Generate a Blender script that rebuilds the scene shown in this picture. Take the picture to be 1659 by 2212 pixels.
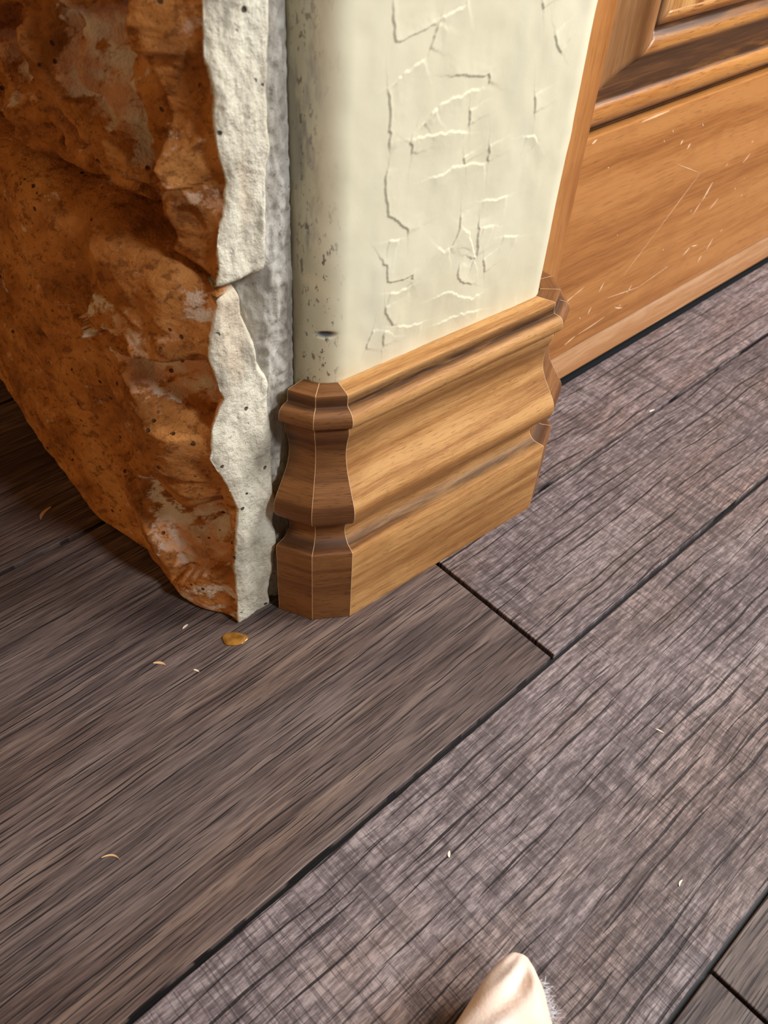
import bpy, bmesh, math, random
import numpy as np
from mathutils import Matrix, Vector

for o in list(bpy.data.objects):
    bpy.data.objects.remove(o, do_unlink=True)
scene = bpy.context.scene
C = scene.collection
S = 0.35                       # metres per survey unit (the phone was held 0.35 m above the floor)
random.seed(4)
rng = np.random.default_rng(11)

# ------------------------------------------------------------------ camera
F_PX, W_PX, H_PX = 1844.5, 1659, 2212
right = Vector((0.73214912, -0.6788747, 0.05555913))
down = Vector((-0.45023501, -0.54354355, -0.7084129))
fwd = Vector((0.5111224, 0.49364922, -0.70360809))
cam_d = bpy.data.cameras.new('camera')
cam = bpy.data.objects.new('camera', cam_d)
C.objects.link(cam)
M = Matrix.Identity(4)
for i in range(3):
    M[i][0], M[i][1], M[i][2] = right[i], -down[i], -fwd[i]
M.translation = Vector((-0.53901172, -0.57356155, 1.0)) * S
cam.matrix_world = M
cam_d.sensor_fit = 'VERTICAL'
cam_d.sensor_height = 36.0
cam_d.sensor_width = 36.0 * W_PX / H_PX
cam_d.lens = 36.0 * F_PX / H_PX
cam_d.clip_start = 0.01
cam_d.dof.use_dof = True
cam_d.dof.focus_distance = 0.40
cam_d.dof.aperture_fstop = 17.0
scene.camera = cam

# ------------------------------------------------------------------ light
world = bpy.data.worlds.new('world')
scene.world = world
world.use_nodes = True
bg = world.node_tree.nodes['Background']
bg.inputs['Color'].default_value = (1.0, 0.60, 0.30, 1)
bg.inputs['Strength'].default_value = 0.075


def area(name, az, el, dist, size, power, col, aim=(0.03, 0.0, 0.08)):
    """window-like area light; az measured from the front (-y) towards the right (+x)"""
    d = bpy.data.lights.new(name, 'AREA')
    d.shape = 'RECTANGLE'
    d.size, d.size_y = size
    d.energy = power
    d.color = col
    o = bpy.data.objects.new(name, d)
    C.objects.link(o)
    a, e = math.radians(az), math.radians(el)
    v = Vector((math.sin(a) * math.cos(e), -math.cos(a) * math.cos(e), math.sin(e)))
    o.location = Vector(aim) + v * dist
    o.rotation_euler = v.to_track_quat('Z', 'Y').to_euler()
    return o


area('window_light', 54, 42, 1.22, (0.50, 0.50), 18.5, (1.0, 0.97, 0.96))
area('far_window_light', 11, 44, 2.6, (0.32, 0.32), 36, (0.93, 0.96, 1.0))
ld = bpy.data.lights.new('lamp_light', 'POINT')
ld.energy = 26
ld.color = (1.0, 0.55, 0.22)
ld.shadow_soft_size = 0.15
lo = bpy.data.objects.new('lamp_light', ld)
C.objects.link(lo)
lo.location = (-1.75, 0.30, 0.55)

vs = scene.view_settings
vs.view_transform = 'Standard'
vs.look = 'None'
vs.gamma = 1.0
vs.use_curve_mapping = False
vs.exposure = 0.0


# ------------------------------------------------------------------ noise (numpy)
def _hash(ix, iy, iz, seed):
    h = (ix.astype(np.int64) * 374761393 + iy.astype(np.int64) * 668265263 + iz.astype(np.int64) * 2147483647 + seed * 974711) & 0xffffffff
    h = ((h ^ (h >> 13)) * 1274126177) & 0xffffffff
    h = ((h ^ (h >> 16)) * 2246822519) & 0xffffffff
    return ((h ^ (h >> 15)) & 0xffffff) / float(0xffffff)


def vnoise(P, seed=0):
    i = np.floor(P)
    f = P - i
    f = f * f * f * (f * (f * 6 - 15) + 10)
    i = i.astype(np.int64)
    r = 0
    for dx in (0, 1):
        wx = f[..., 0] if dx else 1 - f[..., 0]
        for dy in (0, 1):
            wy = f[..., 1] if dy else 1 - f[..., 1]
            for dz in (0, 1):
                wz = f[..., 2] if dz else 1 - f[..., 2]
                r = r + wx * wy * wz * _hash(i[..., 0] + dx, i[..., 1] + dy, i[..., 2] + dz, seed)
    return r * 2 - 1


def fbm(P, octaves=4, seed=0, gain=0.5):
    a, s, r = 1.0, 1.0, 0
    for k in range(octaves):
        r = r + a * vnoise(P * s + 17.3 * k, seed + k)
        a *= gain
        s *= 2.03
    return r


def seg_dist(Y, Z, poly):
    """signed distance to a polyline, (positive on its right when walking it) and the parameter 0..1 along it"""
    best = np.full(Y.shape, 1e9)
    sd = np.zeros(Y.shape)
    tt = np.zeros(Y.shape)
    n = len(poly) - 1
    for k in range(n):
        a, b = poly[k], poly[k + 1]
        ux, uz = b[0] - a[0], b[1] - a[1]
        L2 = ux * ux + uz * uz
        t = np.clip(((Y - a[0]) * ux + (Z - a[1]) * uz) / L2, 0, 1)
        dx, dz = Y - (a[0] + ux * t), Z - (a[1] + uz * t)
        d = np.sqrt(dx * dx + dz * dz)
        sgn = np.sign(dx * uz - dz * ux)
        m = d < best
        best = np.where(m, d, best)
        sd = np.where(m, d * sgn, sd)
        tt = np.where(m, (k + t) / n, tt)
    return sd, tt


# ------------------------------------------------------------------ object helpers
def link(name, me, mat=None, parent=None, smooth=False):
    o = bpy.data.objects.new(name, me)
    C.objects.link(o)
    if mat:
        for m in (mat if isinstance(mat, (list, tuple)) else [mat]):
            me.materials.append(m)
    if parent:
        o.parent = parent
    if smooth:
        me.polygons.foreach_set('use_smooth', [True] * len(me.polygons))
    return o


def tag(o, label=None, cat=None, group=None, kind=None):
    if label: o['label'] = label
    if cat: o['category'] = cat
    if group: o['group'] = group
    if kind: o['kind'] = kind
    return o


def empty(name, loc=(0, 0, 0), rz=0):
    o = bpy.data.objects.new(name, None)
    C.objects.link(o)
    o.location = loc
    o.rotation_euler = (0, 0, rz)
    o.empty_display_size = 0.02
    return o


def mesh(name, v, f):
    me = bpy.data.meshes.new(name)
    me.from_pydata([tuple(map(float, p)) for p in v], [], f)
    me.update()
    return me


def grid_faces(nu, nv, flip=False):
    f = []
    for i in range(nu - 1):
        for j in range(nv - 1):
            a, b, c, d = i * nv + j, (i + 1) * nv + j, (i + 1) * nv + j + 1, i * nv + j + 1
            f.append((a, d, c, b) if flip else (a, b, c, d))
    return f


def attr(me, name, vals):
    a = me.attributes.new(name, 'FLOAT', 'POINT')
    a.data.foreach_set('value', np.asarray(vals, dtype=np.float32).ravel())


def box(name, x0, x1, y0, y1, z0, z1, bevel=0.0, seg=1):
    bm = bmesh.new()
    bmesh.ops.create_cube(bm, size=1)
    for v in bm.verts:
        v.co = Vector((x0 + (v.co.x + .5) * (x1 - x0), y0 + (v.co.y + .5) * (y1 - y0), z0 + (v.co.z + .5) * (z1 - z0)))
    if bevel:
        bmesh.ops.bevel(bm, geom=bm.edges[:], offset=bevel, segments=seg, affect='EDGES', profile=0.5)
    me = bpy.data.meshes.new(name)
    bm.to_mesh(me)
    bm.free()
    return me


# ------------------------------------------------------------------ material helpers
class Mat:
    def __init__(self, name, rough=0.6, spec=0.4):
        self.m = bpy.data.materials.new(name)
        self.m.use_nodes = True
        self.t = self.m.node_tree
        self.b = self.t.nodes['Principled BSDF']
        self.b.inputs['Roughness'].default_value = rough
        self.b.inputs['Specular IOR Level'].default_value = spec
        self.co = self.t.nodes.new('ShaderNodeTexCoord').outputs['Object']

    def n(self, kind, **kw):
        x = self.t.nodes.new(kind)
        for k, v in kw.items():
            setattr(x, k, v)
        return x

    def l(self, a, b):
        self.t.links.new(a, b)

    def map(self, scale, loc=(0, 0, 0), src=None, rot=(0, 0, 0)):
        x = self.n('ShaderNodeMapping')
        x.inputs['Scale'].default_value = scale
        x.inputs['Location'].default_value = loc
        x.inputs['Rotation'].default_value = rot
        self.l(src or self.co, x.inputs['Vector'])
        return x.outputs[0]

    def noise(self, vec, scale=1.0, detail=3, rough=0.55, dist=0.0):
        x = self.n('ShaderNodeTexNoise')
        x.inputs['Scale'].default_value = scale
        x.inputs['Detail'].default_value = detail
        x.inputs['Roughness'].default_value = rough
        x.inputs['Distortion'].default_value = dist
        self.l(vec, x.inputs['Vector'])
        return x.outputs['Fac']

    def voronoi(self, vec, scale=1.0, feature='F1'):
        x = self.n('ShaderNodeTexVoronoi', feature=feature)
        x.inputs['Scale'].default_value = scale
        self.l(vec, x.inputs['Vector'])
        return x.outputs['Distance']

    def ramp(self, fac, stops, interp='LINEAR'):
        x = self.n('ShaderNodeValToRGB')
        x.color_ramp.interpolation = interp
        e = x.color_ramp.elements
        while len(e) < len(stops):
            e.new(0.5)
        for k, (p, c) in enumerate(stops):
            e[k].position = p
            e[k].color = (*c, 1) if len(c) == 3 else c
        self.l(fac, x.inputs['Fac'])
        return x.outputs['Color']

    def step(self, fac, a, b, lo=0.0, hi=1.0):
        x = self.n('ShaderNodeMapRange', interpolation_type='SMOOTHSTEP')
        x.inputs['From Min'].default_value = a
        x.inputs['From Max'].default_value = b
        x.inputs['To Min'].default_value = lo
        x.inputs['To Max'].default_value = hi
        self.l(fac, x.inputs['Value'])
        return x.outputs['Result']

    def math(self, op, a, b=None, clamp=False):
        x = self.n('ShaderNodeMath', operation=op, use_clamp=clamp)
        for k, v in enumerate((a, b)):
            if v is None: continue
            if isinstance(v, (int, float)):
                x.inputs[k].default_value = v
            else:
                self.l(v, x.inputs[k])
        return x.outputs[0]

    def mix(self, fac, a, b, blend='MIX'):
        x = self.n('ShaderNodeMix', data_type='RGBA', blend_type=blend)
        for s, v in ((x.inputs[0], fac), (x.inputs[6], a), (x.inputs[7], b)):
            if isinstance(v, (int, float)):
                s.default_value = v
            elif isinstance(v, tuple):
                s.default_value = (*v, 1)
            else:
                self.l(v, s)
        return x.outputs[2]

    def attr(self, name):
        x = self.n('ShaderNodeAttribute', attribute_name=name)
        return x.outputs['Fac']

    def out(self, col, height=None, strength=0.3, dist=0.001, rough=None):
        if isinstance(col, tuple):
            self.b.inputs['Base Color'].default_value = (*col, 1)
        else:
            self.l(col, self.b.inputs['Base Color'])
        if height is not None:
            x = self.n('ShaderNodeBump')
            x.inputs['Strength'].default_value = strength
            x.inputs['Distance'].default_value = dist
            self.l(height, x.inputs['Height'])
            self.l(x.outputs[0], self.b.inputs['Normal'])
        if rough is not None:
            self.l(rough, self.b.inputs['Roughness'])
        return self.m


def srgb(r, g, b):
    f = lambda c: ((c / 255 + 0.055) / 1.055) ** 2.4 if c > 10 else c / 255 / 12.92
    return (f(r), f(g), f(b))


# --- floor planks: weathered plank look; grain runs along local x
def plank_mat(name, seed, sawn, tint=1.0, warm=0.0):
    m = Mat(name, rough=0.5, spec=0.35)
    oi = m.n('ShaderNodeObjectInfo')
    off = m.n('ShaderNodeVectorMath', operation='ADD')
    comb = m.n('ShaderNodeCombineXYZ')
    m.l(oi.outputs['Random'], comb.inputs[2])
    sc = m.n('ShaderNodeVectorMath', operation='SCALE')
    sc.inputs['Scale'].default_value = 7.0
    m.l(comb.outputs[0], sc.inputs[0])
    m.l(m.co, off.inputs[0])
    m.l(sc.outputs[0], off.inputs[1])
    co = off.outputs[0]
    # slow sideways wander of the grain
    wob = m.noise(m.map((9, 14, 3), src=co), 1, 2)
    wv = m.n('ShaderNodeCombineXYZ')
    m.l(m.math('MULTIPLY', m.math('SUBTRACT', wob, 0.5), 0.008), wv.inputs[1])
    add = m.n('ShaderNodeVectorMath', operation='ADD')
    m.l(co, add.inputs[0])
    m.l(wv.outputs[0], add.inputs[1])
    g = add.outputs[0]
    fine = m.noise(m.map((110, 760, 1) if sawn else (30, 560, 1), src=g), 1, 4, 0.72)
    med = m.noise(m.map((9, 210, 1), loc=(seed, 0, 0), src=g), 1, 3, 0.6)
    broad = m.noise(m.map((5, 26, 1), loc=(seed * 2.0, 3, 0), src=g), 1, 2, 0.5)
    t = tint
    if sawn:
        c0, c1, c2 = (0.078 * t, 0.058 * t, 0.058 * t), (0.165 * t, 0.130 * t, 0.131 * t), (0.335 * t, 0.278 * t, 0.274 * t)
    else:
        c0, c1, c2 = (0.062 * t, 0.043 * t, 0.040 * t), (0.128 * t, 0.092 * t, 0.082 * t), (0.235 * t, 0.175 * t, 0.15 * t)
    wf, wm, wb = (0.62, 0.20, 0.18) if sawn else (0.45, 0.35, 0.20)
    mixf = m.math('ADD', m.math('MULTIPLY', fine, wf), m.math('ADD', m.math('MULTIPLY', med, wm), m.math('MULTIPLY', broad, wb)))
    col = m.ramp(mixf, [(0.41, c0), (0.5, c1), (0.60, c2)])
    # purple / brown drift
    hue = m.noise(m.map((7, 22, 1), loc=(5, seed, 0), src=co), 1, 2)
    col = m.mix(m.step(hue, 0.45, 0.7, 0, 0.55), col, m.mix(1.0, col, (1.0, 0.84, 0.68), 'MULTIPLY'))
    smear = m.noise(m.map((4.5, 30, 1), loc=(1, seed * 3.1, 0), src=g), 1, 2, 0.5)
    col = m.mix(m.step(smear, 0.60, 0.74, 0, 0.6 if not sawn else 0.25), col, (0.030, 0.022, 0.024))
    # open grain cracks: one wandering line per narrow strip, broken into tapering lengths
    sep = m.n('ShaderNodeSeparateXYZ')
    m.l(co, sep.inputs[0])
    gx, gy = sep.outputs[0], sep.outputs[1]

    def cracks(N, wander, fx, lo, hi, w, lx):
        wn = m.noise(m.map((fx * 0.75, N * 0.15, 1), loc=(lx, seed, 0), src=co), 1, 2, 0.5)
        v = m.math('ADD', m.math('MULTIPLY', gy, N), m.math('MULTIPLY', m.math('SUBTRACT', wn, 0.5), wander))
        cell = m.math('FLOOR', v)
        fr = m.math('SUBTRACT', v, cell)
        wh = m.n('ShaderNodeTexWhiteNoise', noise_dimensions='1D')
        m.l(m.math('ADD', cell, lx * 3.7 + seed), wh.inputs['W'])
        cen = m.math('ADD', m.math('MULTIPLY', wh.outputs['Value'], 0.56), 0.22)
        cv = m.n('ShaderNodeCombineXYZ')
        m.l(m.math('MULTIPLY', gx, fx), cv.inputs[0])
        m.l(m.math('MULTIPLY', cell, 7.31), cv.inputs[1])
        cv.inputs[2].default_value = lx
        pres = m.step(m.noise(cv.outputs[0], 1, 2.5, 0.6), lo, hi)
        d = m.math('DIVIDE', m.math('ABSOLUTE', m.math('SUBTRACT', fr, cen)), m.math('ADD', m.math('MULTIPLY', pres, w), 1e-5))
        return m.math('MULTIPLY', m.step(d, 0.55, 1.0, 1.0, 0.0), m.step(pres, 0.02, 0.25))
    if sawn:
        k1 = cracks(118, 1.3, 15, 0.37, 0.64, 0.090, 0.0)
        k2 = cracks(240, 1.5, 30, 0.45, 0.66, 0.12, 4.0)
    else:
        k1 = cracks(300, 1.4, 20, 0.42, 0.66, 0.14, 0.0)
        k2 = cracks(520, 1.6, 40, 0.45, 0.65, 0.18, 4.0)
    crack = m.math('MAXIMUM', k1, m.math('MULTIPLY', k2, 0.75))
    height = m.math('ADD', m.math('MULTIPLY', fine, 0.35), m.math('MULTIPLY', crack, -1.3))
    if sawn:
        # band saw marks across the grain: fine lines and broader soft ridges
        sw = m.noise(m.map((560, 34, 1), loc=(0, seed, 2), src=co), 1, 3, 0.7)
        swb = m.noise(m.map((190, 13, 1), loc=(0, seed, 6), src=co), 1, 3, 0.65)
        patch = m.noise(m.map((16, 16, 1), loc=(seed, 0, 1), src=co), 1, 2)
        amt = m.step(patch, 0.32, 0.60, 0.35, 1.0)
        dark = m.math('MAXIMUM', m.step(sw, 0.50, 0.66, 0, 0.55), m.step(swb, 0.52, 0.64, 0, 0.60))
        dark = m.math('MULTIPLY', dark, amt)
        lite2 = m.math('MULTIPLY', m.step(swb, 0.48, 0.36, 0, 0.30), amt)
        col = m.mix(lite2, col, m.mix(1.0, col, (1.5, 1.48, 1.46), 'MULTIPLY'))
        col = m.mix(dark, col, (0.060, 0.046, 0.046))
        height = m.math('ADD', height, m.math('MULTIPLY', dark, -0.8))
    else:
        lite = m.noise(m.map((30, 700, 1), loc=(3, seed, 2), src=g), 1, 2, 0.6)
        col = m.mix(m.step(lite, 0.62, 0.74, 0, 0.5), col, (0.30 * t, 0.225 * t, 0.18 * t))
    col = m.mix(m.math('MULTIPLY', crack, 0.93), col, (0.014, 0.010, 0.010))
    rough = m.step(mixf, 0.35, 0.65, 0.62, 0.44)
    return m.out(col, height, 0.55, 0.0007, rough)


MAT_PLANK_SAWN = plank_mat('plank_sawn_wood', 0.3, True)
MAT_PLANK_SAWN_B = plank_mat('plank_sawn_wood_fine', 2.7, True, 0.92)
MAT_PLANK_SHADED = plank_mat('plank_shaded_wood', 5.1, False, 0.62)  # smooth planks with a person's shadow put into the darker tint
MAT_PLANK_SMOOTH = plank_mat('plank_smooth_wood', 1.4, False, 0.9)
_m = Mat('floor_joint', 0.45, 0.4)
MAT_JOINT = _m.out((0.012, 0.014, 0.016))


# --- stained hardwood; grain runs along local x (or z)
def hardwood(name, light, mid, dark, rough=0.42, axis='x', seed=0.0, pore=0.5, coarse=1.0, glaze_and_shade=True, spec=0.45, streak=0.35):
    m = Mat(name, rough, spec)
    k = {'x': (1, 0, 0), 'z': (0, 0, 1)}[axis]
    sv = lambda lo, hi: tuple((lo if a else hi) * coarse for a in k)
    wob = m.noise(m.map((12, 12, 12), loc=(seed, 0, 0)), 1, 2)
    wv = m.n('ShaderNodeCombineXYZ')
    w = m.math('MULTIPLY', m.math('SUBTRACT', wob, 0.5), 0.005)
    m.l(w, wv.inputs[1])
    m.l(w, wv.inputs[2 if axis == 'x' else 0])
    add = m.n('ShaderNodeVectorMath', operation='ADD')
    m.l(m.co, add.inputs[0]); m.l(wv.outputs[0], add.inputs[1])
    g = add.outputs[0]
    band = m.noise(m.map(sv(5, 130), loc=(seed, seed, 0), src=g), 1, 3, 0.55)
    fine = m.noise(m.map(sv(60, 1400), loc=(0, seed, 0), src=g), 1, 2, 0.6)
    f = m.math('ADD', m.math('MULTIPLY', band, 0.72), m.math('MULTIPLY', fine, 0.28))
    col = m.ramp(f, [(0.38, dark), (0.48, mid), (0.59, light)])
    pores = m.noise(m.map(sv(190, 2300), loc=(2, seed, 0), src=g), 1, 1, 0.5)
    col = m.mix(m.step(pores, 0.60, 0.72, 0, pore), col, tuple(c * 0.42 for c in dark))
    blot = m.noise(m.map((26, 26, 26), loc=(seed, 4, 0)), 1, 3)
    col = m.mix(m.step(blot, 0.52, 0.72, 0, streak), col, dark)
    if glaze_and_shade:
        gl = m.attr('glaze_and_shade')
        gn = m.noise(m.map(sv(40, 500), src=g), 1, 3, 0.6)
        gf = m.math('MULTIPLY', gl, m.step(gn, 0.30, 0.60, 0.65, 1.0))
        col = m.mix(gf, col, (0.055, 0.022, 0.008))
    h = m.math('SUBTRACT', fine, pores)
    return m.out(col, h, 0.10, 0.0004)


MAT_BASE = hardwood('stained_alder', (0.56, 0.305, 0.112), (0.41, 0.198, 0.064), (0.27, 0.115, 0.033), seed=1.0, rough=0.6, spec=0.25)
MAT_BASE_CORNER = hardwood('dark_alder_corner', (0.25, 0.105, 0.030), (0.175, 0.068, 0.018), (0.105, 0.037, 0.009), seed=3.3, rough=0.55, pore=0.7)  # darker brown than the front board
MAT_RAW = Mat('raw_cut_edge', 0.7, 0.2).out((0.70, 0.46, 0.25))
MAT_SCRATCH = Mat('bare_scratched_wood', 0.7, 0.2).out((0.80, 0.55, 0.34))
MAT_CAB = hardwood('cabinet_wood', (0.49, 0.212, 0.060), (0.40, 0.158, 0.039), (0.29, 0.104, 0.023), seed=5.0, coarse=0.45, glaze_and_shade=False, rough=0.36, pore=0.30, streak=0.3)
MAT_CAB_V = hardwood('cabinet_wood_upright', (0.46, 0.198, 0.056), (0.38, 0.148, 0.038), (0.29, 0.104, 0.024), axis='z', seed=7.0, coarse=0.45, glaze_and_shade=False, rough=0.38, pore=0.25)
MAT_CAB_MOLD = hardwood('cabinet_moulding_wood', (0.50, 0.225, 0.058), (0.39, 0.155, 0.036), (0.26, 0.092, 0.020), seed=9.0, coarse=0.6, rough=0.4)
MAT_CAB_MOLD_V = hardwood('cabinet_moulding_wood_upright', (0.50, 0.262, 0.110), (0.40, 0.190, 0.070), (0.30, 0.130, 0.044), seed=9.5, coarse=0.6, rough=0.45, axis='z', pore=0.2)
MAT_CAB_PANEL = hardwood('cabinet_panel_wood', (0.60, 0.33, 0.11), (0.44, 0.21, 0.06), (0.26, 0.10, 0.025), axis='z', seed=12.0, coarse=0.7, glaze_and_shade=False, rough=0.4)
MAT_KICK = hardwood('kick_board_wood', (0.72, 0.46, 0.27), (0.60, 0.33, 0.16), (0.46, 0.21, 0.08), seed=15.0, coarse=0.4, glaze_and_shade=False, rough=0.4, pore=0.2)


# --- cream plaster
def plaster_mat():
    m = Mat('cream_plaster', 0.48, 0.4)
    a = m.noise(m.map((22, 22, 14)), 1, 3)
    col = m.ramp(a, [(0.35, (0.70, 0.655, 0.46)), (0.65, (0.765, 0.72, 0.525))])
    grey = m.noise(m.map((30, 30, 12), loc=(4, 0, 0)), 1, 3)
    col = m.mix(m.step(grey, 0.55, 0.72, 0, 0.35), col, (0.60, 0.58, 0.46))
    # grey mortar smears rubbed over the corner, strength by vertex attribute
    sm = m.attr('smear')
    n1 = m.noise(m.map((90, 90, 26)), 1, 4, 0.7)
    col = m.mix(m.math('MULTIPLY', sm, m.step(n1, 0.44, 0.60)), col, (0.36, 0.34, 0.29))
    n2 = m.noise(m.map((420, 420, 190)), 1, 3, 0.7)
    col = m.mix(m.math('MULTIPLY', m.attr('speck'), m.step(n2, 0.57, 0.64)), col, (0.17, 0.15, 0.11))
    col = m.mix(m.attr('scuff'), col, (0.07, 0.085, 0.11))
    h = m.noise(m.map((300, 300, 300)), 1, 3, 0.6)
    return m.out(col, h, 0.10, 0.0006)


MAT_PLASTER = plaster_mat()


# --- mortar
def mortar_mat():
    m = Mat('grey_mortar', 0.9, 0.2)
    a = m.noise(m.map((90, 90, 26)), 1, 5, 0.65)
    col = m.ramp(a, [(0.36, (0.27, 0.245, 0.205)), (0.5, (0.44, 0.41, 0.35)), (0.63, (0.62, 0.60, 0.54))])
    sp = m.noise(m.map((600, 600, 420)), 1, 3, 0.7)
    col = m.mix(m.step(sp, 0.58, 0.68, 0, 0.7), col, (0.19, 0.17, 0.145))
    h = m.noise(m.map((420, 420, 420)), 1, 4, 0.7)
    return m.out(col, h, 0.5, 0.0012)


MAT_MORTAR = mortar_mat()


# --- limestone: cream where it was cut (front), rust orange on the weathered face
def stone_mat(name, seed):
    m = Mat(name, 0.85, 0.22)
    p = m.map((1, 1, 1), loc=(seed, 0, 0))
    flow = m.map((1, 1, 1), src=p, rot=(0.55, 0, 0))
    a = m.noise(m.map((38, 18, 40), src=flow), 1, 6, 0.66, 0.2)
    rust = m.ramp(a, [(0.34, (0.24, 0.088, 0.020)), (0.46, (0.42, 0.165, 0.040)), (0.56, (0.56, 0.235, 0.062)), (0.70, (0.68, 0.33, 0.11))])
    b = m.noise(m.map((190, 110, 240), src=flow), 1, 4, 0.7)
    rust = m.mix(m.step(b, 0.52, 0.64, 0, 0.72), rust, (0.19, 0.066, 0.016))
    sp = m.noise(m.map((420, 300, 420), src=flow), 1, 3, 0.75)
    rust = m.mix(m.step(sp, 0.58, 0.68, 0, 0.6), rust, (0.12, 0.046, 0.014))
    lich = m.voronoi(m.map((46, 46, 46), src=p), 1)
    lichm = m.noise(m.map((13, 9, 13), loc=(3, 3, 3), src=p), 1, 2)
    rust = m.mix(m.math('MULTIPLY', m.step(lich, 0.18, 0.34, 1, 0), m.step(lichm, 0.55, 0.66, 0, 0.5)), rust, (0.17, 0.085, 0.045))
    # white to pink, grazing light painted in with the mineral crust
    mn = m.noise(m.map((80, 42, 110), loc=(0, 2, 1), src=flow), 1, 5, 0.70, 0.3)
    mf = m.step(m.math('ADD', mn, m.math('MULTIPLY', m.attr('mineral_and_light'), 0.20)), 0.60, 0.70, 0, 0.95)
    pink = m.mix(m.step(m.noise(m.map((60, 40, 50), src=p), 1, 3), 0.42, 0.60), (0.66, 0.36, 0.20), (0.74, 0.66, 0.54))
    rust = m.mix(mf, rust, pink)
    c = m.noise(m.map((60, 60, 34), src=p), 1, 5, 0.6)
    cream = m.ramp(c, [(0.32, (0.46, 0.42, 0.33)), (0.46, (0.68, 0.63, 0.49)), (0.60, (0.80, 0.755, 0.60))])
    tan = m.noise(m.map((40, 40, 13), loc=(7, 1, 0), src=p), 1, 3)
    cream = m.mix(m.step(tan, 0.58, 0.70, 0, 0.45), cream, (0.62, 0.46, 0.31))
    d = m.noise(m.map((330, 330, 260), src=p), 1, 3, 0.7)
    cream = m.mix(m.step(d, 0.60, 0.70, 0, 0.6), cream, (0.36, 0.32, 0.26))
    cut = m.attr('cut')
    edge = m.noise(m.map((260, 260, 260), src=p), 1, 3, 0.6)
    cutf = m.step(m.math('ADD', cut, m.math('MULTIPLY', m.math('SUBTRACT', edge, 0.5), 0.9)), 0.40, 0.60)
    col = m.mix(cutf, rust, cream)
    # open pits
    v = m.voronoi(m.map((150, 150, 150), src=p), 1)
    vm = m.noise(m.map((70, 70, 70), loc=(9, 0, 0), src=p), 1, 1)
    pit = m.math('MULTIPLY', m.step(v, 0.10, 0.17, 1, 0), m.step(vm, 0.52, 0.58))
    col = m.mix(m.math('MULTIPLY', pit, 0.9), col, (0.05, 0.028, 0.012))
    hh = m.noise(m.map((260, 260, 260), src=p), 1, 6, 0.7)
    h = m.math('ADD', m.math('ADD', hh, m.math('MULTIPLY', a, 1.0)), m.math('MULTIPLY', pit, -1.2))
    return m.out(col, h, 0.85, 0.0019)


MAT_STONE_LOW = stone_mat('rust_limestone_low', 0.0)
MAT_STONE_UP = stone_mat('rust_limestone_high', 3.7)


# ==================================================================== FLOOR
floor = link('floor', box('floor', -1.6, 1.6, -1.3, 1.5, -0.02, -0.0042), MAT_JOINT)
tag(floor, 'dark grey brown plank floor with black open joints', kind='structure')
GAP = 0.0013


def plank(x0, x1, y0, y1, mat, dz=0.0, gap=GAP):
    """corners in survey units; local x runs along the grain"""
    xa, xb, ya, yb = x0 * S + gap, x1 * S - gap, y0 * S + gap, y1 * S - gap
    cx, cy = (xa + xb) / 2, (ya + yb) / 2
    me = box('plank', xa - cx, xb - cx, ya - cy, yb - cy, -0.0045, 0.0, 0.00055, 2)
    o = link('plank', me, mat, floor)
    o.location = (cx, cy, dz)
    return o


XL, XR = -4.2, 4.2
plank(XL, XR, -0.627, -0.2475, MAT_PLANK_SAWN)                     # wide sawn plank in front
plank(XL, 0.175, -0.2475, 0.400, MAT_PLANK_SMOOTH)                 # smooth plank in front of the stone
plank(0.175, XR, -0.2475, -0.005, MAT_PLANK_SAWN_B)                # plank beyond the end joint
plank(0.175, XR, -0.005, 0.1655, MAT_PLANK_SAWN, gap=0.0007)        # cut short of the cabinet, leaving a dark gap
plank(XL, 0.9, 0.400, 0.785, MAT_PLANK_SMOOTH)
plank(0.9, XR, 0.400, 0.785, MAT_PLANK_SMOOTH)
plank(XL, -0.5, 0.785, 1.43, MAT_PLANK_SMOOTH)
plank(-0.5, XR, 0.785, 1.43, MAT_PLANK_SMOOTH)
plank(XL, XR, 1.43, 1.81, MAT_PLANK_SAWN_B)
plank(-0.022, XR, -1.007, -0.627, MAT_PLANK_SHADED, gap=0.0008)
plank(XL, -0.022, -1.007, -0.627, MAT_PLANK_SHADED, gap=0.0008)
plank(XL, 0.6, -1.65, -1.007, MAT_PLANK_SMOOTH)
plank(0.6, XR, -1.65, -1.007, MAT_PLANK_SAWN_B)
plank(XL, XR, -2.03, -1.65, MAT_PLANK_SAWN)

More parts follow.
